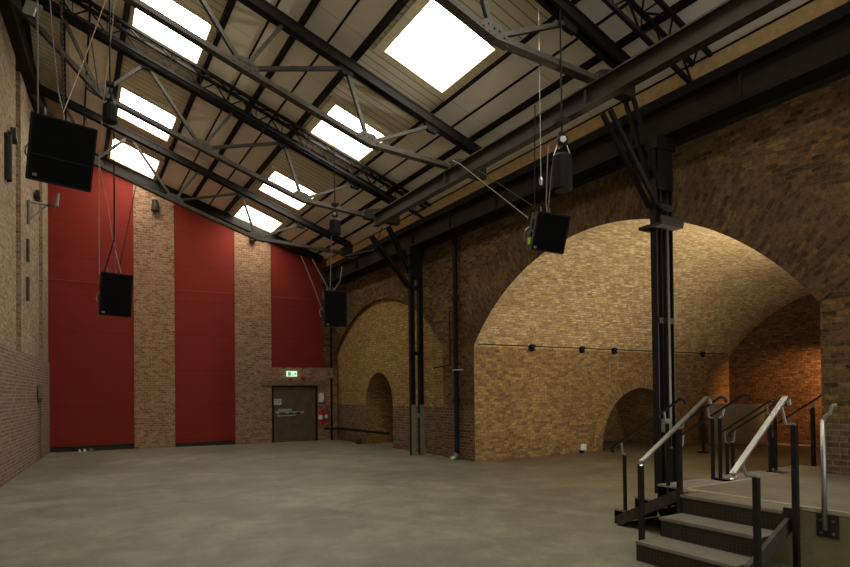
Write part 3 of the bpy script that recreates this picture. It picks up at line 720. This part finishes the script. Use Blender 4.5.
# handrails
def rail(lab, r0, r1, posts, side, pw=.022, railm='polish', w_=.05, back=0):
    # r0 low end, r1 high end of the handrail; posts: (foot, head); side: direction of the offset brackets
    o = thing('handrail', posts[0][0], lab, 'handrail')
    r0 = Vector(r0); r1 = Vector(r1); d = (r1-r0).normalized(); sdv = Vector(side)
    mb = MB(); mb.bar(r0, r1, w_, .018)
    mb.tube([r1-d*.01, r1+Vector((d.x, d.y, 0))*.05-Vector((0, 0, .02)), r1+Vector((d.x, d.y, 0))*.07-Vector((0, 0, .07))], .018, 8)
    mb.tube([r0+d*.02, r0-Vector((0, 0, .03))-d*.01, r0-Vector((0, 0, .05))+d*.04], .018, 8)
    mb.build('rail', M[railm], parent=o)
    for ft, hd_ in posts:
        ft = Vector(ft); hd_ = Vector(hd_)
        mb = MB(); mb.bar(ft, hd_, pw*2, pw*2, (1, 0, 0)); mb.build('post', M['railpost'], parent=o)
        # bracket from post head to rail
        t = (Vector((hd_.x, hd_.y, 0))-Vector((r0.x, r0.y, 0))).dot(Vector((d.x, d.y, 0)))/max(1e-6, Vector((d.x, d.y, 0)).length_squared)
        tgt = r0+d*max(.02, t-back); tgt = tgt-Vector((0, 0, .012))
        mid = hd_+(Vector((tgt.x, tgt.y, 0))-Vector((hd_.x, hd_.y, 0)))*.7+Vector((0, 0, .02))
        mb = MB(); mb.tube([hd_-Vector((0, 0, .01)), hd_+Vector((0, 0, .012)), mid, tgt], .013, 8); mb.build('bracket', M['galv'], parent=o)
    return o
# front stair, left and right
rail('bright handrail on the left side of the front stair', (4.76, 3.84, .96), (5.82, 3.84, 1.57), [((4.82, 3.90, 0), (4.82, 3.90, .92)), ((5.42, 3.90, 0), (5.42, 3.90, 1.24))], (0, -1, 0))
rail('bright handrail on the right side of the front stair', (4.50, 2.76, .98), (5.30, 2.76, 1.58), [((4.79, 2.74, 0), (4.79, 2.74, .93)), ((5.385, 2.74, 0), (5.385, 2.74, 1.33))], (0, 1, 0), back=.2)
o = thing('handrail', (5.70, 2.66, .37), 'single bright handrail post bolted to the platform face at the far right', 'handrail')
mb = MB(); mb.tube([(5.70, 2.66, .40), (5.70, 2.66, 1.37)], .022, 12); mb.smooth = True; mb.build('post', M['galv'], parent=o)
mb = MB(); mb.span((5.725, 2.56, .33), (5.738, 2.74, .53)); pl_ = mb.build('fixing_plate', M['dark'], parent=o)
mb = MB()
for y in (2.60, 2.70):
    for z in (.37, .48): mb.tube([(5.725, y, z), (5.71, y, z)], .012, 8)
mb.build('bolt', M['galv'], parent=pl_)
mb = MB(); mb.tube([(5.70, 2.66, 1.36), (5.70, 2.64, 1.40), (5.70, 2.60, 1.43), (5.70, 2.585, 1.50)], .018, 8); mb.tube([(5.70, 2.585, 1.50), (5.715, 2.55, 1.505)], .014, 8); mb.build('bracket', M['polish'], parent=o)
# back stairs
rail('dark handrail on the outer left stair behind the platform', (5.75, 5.09, .93), (5.75, 4.10, 1.56), [((5.80, 4.93, 0), (5.80, 4.93, .86)), ((5.80, 4.32, .3), (5.80, 4.32, 1.27))], (1, 0, 0), railm='railpost', w_=.035, pw=.016)
rail('dark handrail left of the double posts behind the platform', (6.52, 4.95, 1.02), (6.52, 4.12, 1.57), [((6.61, 4.86, 0), (6.61, 4.86, .90)), ((6.61, 4.30, .57), (6.61, 4.30, 1.30))], (-1, 0, 0), railm='railpost', w_=.035, pw=.016)
rail('dark handrail right of the double posts behind the platform', (6.85, 4.95, 1.02), (6.85, 4.02, 1.60), [((6.76, 4.86, 0), (6.76, 4.86, .90)), ((6.76, 4.30, .57), (6.76, 4.30, 1.30))], (1, 0, 0), railm='railpost', w_=.035, pw=.016)
rail('dark handrail left of the second pair of posts behind the platform', (7.80, 4.98, 1.02), (7.80, 4.25, 1.50), [((7.85, 4.89, 0), (7.85, 4.89, .90)), ((7.85, 4.30, .57), (7.85, 4.30, 1.30))], (-1, 0, 0), railm='railpost', w_=.035, pw=.016)
rail('dark handrail right of the second pair of posts behind the platform', (8.04, 4.98, 1.02), (8.04, 4.25, 1.50), [((7.98, 4.89, 0), (7.98, 4.89, .90)), ((7.98, 4.30, .57), (7.98, 4.30, 1.30))], (1, 0, 0), railm='railpost', w_=.035, pw=.016)
rail('slim dark handrail nearest the orange-lit wall', (8.9, 4.85, 1.08), (8.9, 4.15, 1.56), [((8.86, 4.8, 0), (8.86, 4.8, .95)), ((8.86, 4.26, .4), (8.86, 4.26, 1.38))], (1, 0, 0), railm='railpost', w_=.035)

# ------------------------------------------------------------ loudspeakers
def cable(name, pts, rad, mat, lab, cat='cable', sag=0, group=None):
    P = []
    for a, b_ in zip(pts, pts[1:]):
        n = 10 if sag else 1
        for k in range(n): 
            t = k/n; q = Vector(a).lerp(Vector(b_), t); q.z -= sag*4*t*(1-t); P.append(q)
    P.append(Vector(pts[-1])); mb = MB(); mb.tube(P, rad, 6); return mb.build(name, M[mat], label=lab, cat=cat, group=group)
def speaker(c, w, h, dep, yaw, pitch, roll, lab, taper=.72, logo=(-.38, -.42), tag=False, split=None):
    # front faces the camera direction rotated by yaw (about z), tilted down by pitch, rolled
    c = Vector(c)
    f = -Vector((math.sin(YAW+yaw), math.cos(YAW+yaw), 0)); f = (f*math.cos(pitch)-Vector((0, 0, 1))*math.sin(pitch)).normalized()
    r_ = f.cross(Vector((0, 0, 1))).normalized()*-1; u = r_.cross(f).normalized()*-1
    if u.z < 0: u = -u
    r2 = r_*math.cos(roll)+u*math.sin(roll); u2 = u*math.cos(roll)-r_*math.sin(roll)
    if (r2.dot(R_)) < 0: r2 = -r2
    o = thing('loudspeaker', c, lab, 'loudspeaker', 'hanging loudspeakers')
    P = lambda a, b_, d_: c + r2*a*w/2 + u2*b_*h/2 - f*d_
    # trapezoid cabinet
    mb = MB(); k = taper
    fr4 = [P(-1, -1, 0), P(1, -1, 0), P(1, 1, 0), P(-1, 1, 0)]; bk = [P(-k, -1, dep), P(k, -1, dep), P(k, 1, dep), P(-k, 1, dep)]
    mb.face(fr4); mb.face(bk[::-1])
    for i in range(4): mb.face([fr4[i], bk[i], bk[(i+1) % 4], fr4[(i+1) % 4]])
    mb.build('cabinet', M['cab'], parent=o)
    mb = MB(); g = .95
    q = [P(-g, -g, -.012), P(g, -g, -.012), P(g, g, -.012), P(-g, g, -.012)]; mb.prism(q, f*-.014)
    gr = mb.build('grille', M['grille'], parent=o)
    fm = MB()
    for a, b_ in (((-1, -1), (1, -1)), ((1, -1), (1, 1)), ((1, 1), (-1, 1)), ((-1, 1), (-1, -1))): fm.bar(P(a[0]*.98, a[1]*.98, -.008), P(b_[0]*.98, b_[1]*.98, -.008), .02, .02, f)
    if split is not None: fm.bar(P(-.97, split, -.014), P(.97, split, -.014), .012, .012, f)
    fm.build('front_frame', M['cable'], parent=o)
    mb = MB(); lx, ly = logo; s = .022/(w/2); s2 = .016/(h/2)
    mb.prism([P(lx-s, ly-s2, -.016), P(lx+s, ly-s2, -.016), P(lx+s, ly+s2, -.016), P(lx-s, ly+s2, -.016)], f*-.003); mb.build('badge', M['wire'], parent=o)
    # flying points
    for a in (-.55, .0):
        mb = MB(); e = c + r2*a*w/2 + u2*h/2 - f*dep*.4; mb.tube([e, e+Vector((0, 0, .04)), e+Vector((0, 0, .09))], [.012, .015, .006], 8); mb.build('shackle', M['wire'], parent=o)
    # handles, rear connector
    for b_ in (.35, -.35):
        mb = MB(); e = c - r2*w/2*.93 + u2*h/2*b_ - f*dep*.35; mb.bar(e-u2*.07, e+u2*.07, .03, .05, f); mb.build('handle', M['cable'], parent=o)
    mb = MB(); e = c - r2*w*.42 - f*dep*.8 - u2*h*.1; mb.tube([e-u2*.1, e-u2*.03-r2*.05, e+u2*.04-r2*.05, e+u2*.1], .012, 6); mb.build('connector', M['galv'], parent=o)
    if tag:
        mb = MB(); e = c - r2*w*.475 - f*dep*.3 - u2*h*.28; mb.box(e, (.05, .05, .09)); mb.build('tag_label', M['lime'], parent=o)
    return o
D1 = 6.5
speaker(at(62, 153.5, D1), .62, .69, .42, -.66, .38, -.05, 'large black loudspeaker hanging at upper left', split=-.2, logo=(-.75, -.82))
D2 = 9.5
speaker(at(116, 295, D2), .46, .68, .40, -.60, .16, -.03, 'black loudspeaker hanging in front of the left red panel', logo=(-.75, -.85))
D3 = 12.8
speaker(at(335.5, 309, D3), .50, .78, .45, -.42, .12, .03, 'black loudspeaker hanging by the far right corner', logo=(-.7, -.85))
D4 = 8.0
speaker(at(550.5, 233, D4), .46, .50, .46, -.14, .28, -.12, 'black loudspeaker with lime tag hanging before the vault', logo=(-.8, -.85), tag=True)
# suspension lines
def top(x, y, d): return at(x, y, d)
cable('suspension_wire', [at(37, -60, D1+.1), at(38, 118, D1+.1)], .010, 'wire', 'grey wire rising from the left corner of the large loudspeaker')
def chain(pts, lab, link=.026, rad=.004, n_max=200):
    mb = MB(); a, b_ = Vector(pts[0]), Vector(pts[1]); L_ = (b_-a).length; n = min(n_max, int(L_/(link*1.1))); d = (b_-a).normalized(); s1 = d.cross(Vector((0, 1, 0))).normalized(); s2 = d.cross(s1)
    for k in range(n):
        c = a.lerp(b_, (k+.5)/n); s = s1 if k % 2 else s2
        mb.bar(c-d*link*.6+s*.010, c+d*link*.6+s*.010, rad, rad); mb.bar(c-d*link*.6-s*.010, c+d*link*.6-s*.010, rad, rad)
        mb.bar(c-d*link*.6-s*.010, c-d*link*.6+s*.010, rad, rad)
    return mb.build('lifting_chain', M['wire'], label=lab, cat='chain')
chain([at(64, 112, D1+.1), at(60, -60, D1+.1)], 'steel lifting chain above the large upper left loudspeaker')
cable('safety_cord', [at(63, 113, D1), at(84, 60, D1+.3), at(113, -20, D1+.6)], .006, 'cord', 'pale cord slanting up from the large loudspeaker towards the skylight')
cable('safety_cord', [at(116, -30, D2), at(113, 20, D2), at(104, 95, D2), at(99, 160, D2), at(99, 235, D2), at(99.5, 274, D2)], .007, 'cord', 'long pale cord falling past the large loudspeaker to the one below')
cable('speaker_cable', [at(48, -30, 6.8), at(52, 30, 6.8), at(58, 90, 6.8), at(63, 112, 6.6)], .008, 'wire', 'grey cable curving down to the top of the large loudspeaker')
cable('suspension_wire', [at(114, 128, D2), at(114, 240, D2), at(104, 273, D2)], .010, 'cable', 'dark wire from hoist to the loudspeaker before the left red panel')
cable('suspension_wire', [at(115, 180, D2), at(115.2, 240, D2), at(114.8, 268, D2)], .008, 'wire', 'grey wire to the middle of the loudspeaker before the left red panel')
cable('safety_cord', [at(99, 163, D2), at(107, 200, D2), at(113, 240, D2), at(121, 273, D2)], .006, 'cord', 'pale cord crossing the left red panel to the hanging loudspeaker')
cable('speaker_cable', [at(136, 186, D2+1), at(131, 210, D2+.6), at(126, 235, D2+.3), at(118.5, 273, D2)], .007, 'cable', 'dark cable falling from the truss to the left red panel loudspeaker')
cable('safety_cord', [at(301, 256, D3), at(313, 285, D3), at(322, 309, D3)], .012, 'wire', 'pale cable from the truss to the side of the far corner loudspeaker')
cable('speaker_cable', [at(312, 259, D3), at(327, 287, D3), at(333, 292, D3), at(340, 281, D3), at(342, 266, D3)], .012, 'wire', 'looped cable over the far corner loudspeaker')
cable('suspension_wire', [at(331.5, 236, D3), at(330, 290, D3)], .009, 'wire', 'thin wire from the small hoist down to the far corner loudspeaker')
cable('speaker_cable', [at(358, 256, D3), at(352, 259, D3), at(346, 256, D3), at(374, 250, D3-1.2), at(382, 228, D3-1.2)], .012, 'cable', 'slack cable looping below the end of the long roof beam')
cable('suspension_wire', [at(535, 105, D4), at(534.5, 215, D4)], .008, 'cable', 'dark wire holding the left corner of the loudspeaker before the vault')
cable('suspension_wire', [at(548, 145, D4), at(546, 205, D4), at(547, 214, D4)], .009, 'wire', 'grey wire holding the middle of the loudspeaker before the vault')
cable('suspension_wire', [at(552, 165, D4), at(549, 200, D4), at(547, 214, D4)], .007, 'wire', 'grey wire from the chain bag to the loudspeaker before the vault')
cable('guy_wire', [at(452, 160, 10.0), at(460, 164, 9.7), at(528, 218, D4)], .009, 'wire', 'taut grey guy wire from the roof beam to the loudspeaker before the vault')
cable('guy_wire', [at(478, 170, 9.6), at(533, 206, D4)], .006, 'cable', 'thinner dark guy wire just above the grey one')
mb = MB(); c = at(541, 180, D4); mb.tube([c+Vector((0, 0, .04)), Vector((c.x, c.y, RZ(c.x)-.01))], .005, 6); mb.tube([c-Vector((0, 0, .07)), c, c+Vector((0, 0, .05))], [.02, .03, .008], 8); mb.build('lifting_hook', M['galv'], label='small steel hook hanging beside the chain bag before the vault', cat='hook')

def hoist(x, y0, y1, d, wpx, lab, rope=True):
    a = at(x, y0, d); b_ = at(x, y1, d); R = wpx/2*d/F
    o = thing('chain_hoist', b_, lab, 'chain hoist', 'chain hoists under the roof')
    hgt = (a-b_).length
    mb = MB(); mb.tube([b_, b_+Vector((0, 0, .02)), b_.lerp(a, .55), b_.lerp(a, .60)], [R*.75, R, R*.92, R*.7], 14); mb.build('chain_bag', M['cable'], parent=o)
    mb = MB(); c = b_.lerp(a, .82); mb.tube([c-R_*R*.45, c+R_*R*.45], R*.48, 14); mb.box(c+Vector((0, 0, R*.5)), (R*.5, R*.5, R*.6)); mb.build('motor', M['black'], parent=o)
    mb = MB(); mb.tube([c-W_*R*.5, c-W_*R*.2], R*.3, 12); mb.build('motor_cap', M['galv'], parent=o)
    mb = MB()
    for s in (-1, 1): mb.tube([b_.lerp(a, .58)+R_*R*.8*s, c+R_*R*.3*s], .008, 6)
    mb.build('bag_strap', M['galv'], parent=o)
    mb = MB(); mb.tube([c+Vector((0, 0, R*.6)), Vector((a.x, a.y, RZ(a.x)-.01))], .012, 8); mb.box(a+Vector((0, 0, .12)), (R, R, .05)); mb.build('hook', M['black'], parent=o)
    return o
hoist(562, 130, 191, D4, 21, 'chain hoist with black bag hanging from the beam before the vault')
hoist(335, 210, 235, D3, 12, 'small chain hoist hanging above the far corner loudspeaker')
hoist(110, 92, 123, 9.3, 14, 'chain hoist hanging beside the upper skylights over the red panel loudspeaker')

# ------------------------------------------------------------ fittings on left and end walls
def ptl(y, z, out=0): return Vector((XL(y)+out, y, z))
o = thing('wall_spotlight', ptl(13.6, 6.6, .1), 'black lamp on a bracket at the extreme left edge', 'lamp')
mb = MB(); c = at(3, 157, 11.6); mb.tube([c+Vector((0, 0, .45)), c-Vector((0, 0, .45))], .15, 12); mb.build('lamp_body', M['cable'], parent=o)
mb = MB(); q0 = ptl(14.9, 6.95, -.05); mb.tube([c+Vector((0, 0, .42)), q0], .03, 8); mb.tube([c-Vector((0, 0, .25)), ptl(15.2, 6.65, -.1)], .03, 8); mb.build('arm', M['wire'], parent=o)
mb = MB(); c = at(3, 181, 11.6); mb.tube([c+Vector((0, 0, .08)), c-Vector((0, 0, .06))], [.08, .05], 10); mb.build('lens_cap', M['galv'], parent=o)
# empty bracket near corner
Q = lambda x, y: at(x, y, 1) 
def onwall(x, y, out):    # point standing out from the left wall by out
    n_ = Vector((1, -.0786, 0)); q = (at(x, y, 1)-EYE); t = (-2.15+out - n_.dot(Vector((0, 0, 0))))/n_.dot(q); return EYE+q*t
o = thing('wall_bracket', onwall(29, 220, .0), 'empty steel bracket on the left wall beside the red panel', 'bracket')
mb = MB(); mb.tube([onwall(28.5, 224, .02), onwall(28.5, 201, .02)], .03, 8); mb.tube([onwall(28.5, 201, .02), onwall(47, 205, .25), onwall(56, 206, .55)], .03, 8); mb.build('arm', M['wire'], parent=o)
mb = MB(); mb.tube([onwall(29, 220, .02), onwall(46, 206, .25)], .022, 8); mb.build('brace', M['wire'], parent=o)
mb = MB(); mb.tube([onwall(56.5, 207, .55), onwall(58, 194, .55)], .04, 8); mb.build('upright', M['wire'], parent=o)
for px, py, pw, ph, lab in ((38, 196, .5, .16, 'small brown steel plate above the bracket on the left wall'), (14, 136, .5, .16, 'small brown steel plate near the lamp on the left wall')):
    c = onwall(px, py, .04); mb = MB(); mb.box(c, (.10, pw, ph)); mb.build('fixing_plate', M['rust'], label=lab, cat='plate')
o = thing('electrical_box', onwall(41, 392, .05), 'grey electrical box with pipe low on the left wall', 'electrical box')
mb = MB(); c = onwall(41, 392, .06); mb.box(c, (.12, .5, .34)); mb.build('box', M['lintel'], parent=o, bevel=.01)
mb = MB(); mb.tube([c-Vector((0, 0, .18)), Vector((c.x, c.y, .05))], .025, 8); mb.build('pipe', M['lintel'], parent=o)
for pts, lab in (([onwall(28, 239, .03), onwall(28, 262, .03)], 'short upper vertical pipe on the left wall'), ([onwall(28, 277, .03), onwall(28, 301, .03)], 'short lower vertical pipe on the left wall')):
    mb = MB(); mb.tube(pts, .035, 8); mb.build('wall_pipe', M['rust'], label=lab, cat='pipe')
# floodlight under roof
c = at(30.5, 8, 10.0); o = thing('floodlight', c, 'pale square floodlight high in the top left corner', 'lamp')
Rf = Matrix((R_, W_, U_)).transposed() @ Matrix.Rotation(.35, 3, 'Y')
mb = MB(); mb.box(c, (.20, .04, .23), Rf); mb.build('glass', M['screen'], parent=o)
mb = MB(); mb.box(c+W_*.06, (.23, .08, .26), Rf); mb.build('housing', M['dark'], parent=o)
mb = MB(); mb.bar(c+W_*.1, Vector((c.x, c.y+.1, RZ(c.x)-.05)), .03, .03); mb.build('bracket', M['black'], parent=o)
# wall plate on left wall and end rafter
mb = MB()
for k in range(1):
    a = Vector((XL(YN)+.10, YN, 9.55)); b_ = Vector((XL(20.6)+.10, 20.6, 9.0)); 
mb.bar((XL(YN)+.02, YN, 9.35), (XL(20.7)+.02, 20.7, 9.2), .32, .5); mb.build('wall_plate_beam', M['black'], label='heavy dark beam along the top of the left wall', cat='roof beam')
mb = MB(); mb.bar((-.5, YB(-.5)-.12, RZ(-.5)-.14), (7.75, YB(7.75)-.12, RZ(7.75)-.14), .14, .26); mb.build('end_rafter', M['black'], label='black rafter along the top of the end wall', cat='roof beam')
# pier lamps
for x, z, lab in ((2.36, 7.72, 'small dark spotlight high on the left brick pier'), (5.36, 7.06, 'small dark spotlight high on the right brick pier')):
    c = Vector((x, YB(x), z)) + NB*.14; o = thing('spotlight', c, lab, 'lamp')
    mb = MB(); mb.tube([c+Vector((0, 0, .16)), c-Vector((0, 0, .18))], [.09, .12], 12); mb.build('lamp_body', M['dark'], parent=o)
    mb = MB(); mb.bar(c+Vector((0, 0, .16)), c-NB*.12+Vector((0, 0, .2)), .04, .04); mb.build('bracket', M['black'], parent=o)
# cable across the panels and debris
def onback(x, y, out=.02):
    q = at(x, y, 1)-EYE; n_ = Vector((.0988, 1, 0)); t = 20.77/n_.dot(q); return EYE+q*t+NB*out
cable('wall_cable', [onback(50, 279), onback(98, 283, .03), onback(133, 286, .05)], .007, 'redcord', 'thin pale cable across the left red panel')
cable('wall_cable', [onback(176, 290, .05), onback(234, 294, .05)], .007, 'redcord', 'thin pale cable across the middle red panel')
cable('wall_cable', [onback(271, 297, .05), onback(312, 300, .05)], .007, 'redcord', 'thin pale cable across the right red panel')
for px, py, w_, lab in ((80, 448.4, .06, 'small grey scrap on the floor below the left red panel'), (85, 448.6, .09, 'small white scrap on the floor below the left red panel'), (91.5, 446.8, .16, 'pale wedge of rubble on the floor below the left red panel')):
    c = onback(px, py, .12); c.z = .04; mb = MB(); mb.prism([c+Vector((-w_/2, 0, -.03)), c+Vector((w_/2, 0, -.03)), c+Vector((w_*.35, 0, .03)), c+Vector((-w_*.2, 0, .05))], (0, -.1, 0)); mb.build('debris', M['lintel' if w_ > .1 else 'white'], label=lab, cat='debris')

# ------------------------------------------------------------ light
wd = bpy.data.worlds.new('world'); S.world = wd; wd.use_nodes = True
bg = wd.node_tree.nodes['Background']; bg.inputs[0].default_value = (.92, .95, 1, 1); bg.inputs[1].default_value = .95
def area(name, loc, tgt, sx, sy, power, col):
    l = bpy.data.lights.new(name, 'AREA'); l.shape = 'RECTANGLE'; l.size = sx; l.size_y = sy; l.energy = power; l.color = col
    o = bpy.data.objects.new(name, l); COL.objects.link(o); o.location = loc
    o.rotation_euler = (Vector(tgt)-Vector(loc)).to_track_quat('-Z', 'Y').to_euler(); return o
def spot(name, loc, tgt, power, col, size, rad, blend=1):
    l = bpy.data.lights.new(name, 'SPOT'); l.energy = power; l.color = col; l.spot_size = size; l.spot_blend = blend; l.shadow_soft_size = rad
    o = bpy.data.objects.new(name, l); COL.objects.link(o); o.location = loc; o.rotation_euler = (Vector(tgt)-Vector(loc)).to_track_quat('-Z', 'Y').to_euler()
spot('vault_lamp', (11.3, 4.7, 1.3), (10.5, 7.2, 4.2), 1050, (1, .95, .80), 2.9, .2, .9)
spot('vault_uplight', (9.6, 4.3, 2.2), (8.9, 5.1, 4.3), 150, (1, .93, .76), 2.2, .1)
l = bpy.data.lights.new('warm_spot', 'SPOT'); l.energy = 800; l.color = (1, .50, .20); l.spot_size = 1.25; l.spot_blend = .8; l.shadow_soft_size = .06
o = bpy.data.objects.new('warm_spot', l); COL.objects.link(o); o.location = (17.75, 6.95, 2.6); o.rotation_euler = (Vector((18.5, 8.3, 1.9))-o.location).to_track_quat('-Z', 'Y').to_euler()

vs_ = S.view_settings; vs_.view_transform = 'Standard'; vs_.look = 'None'; vs_.gamma = 1; vs_.exposure = .22; vs_.use_curve_mapping = False
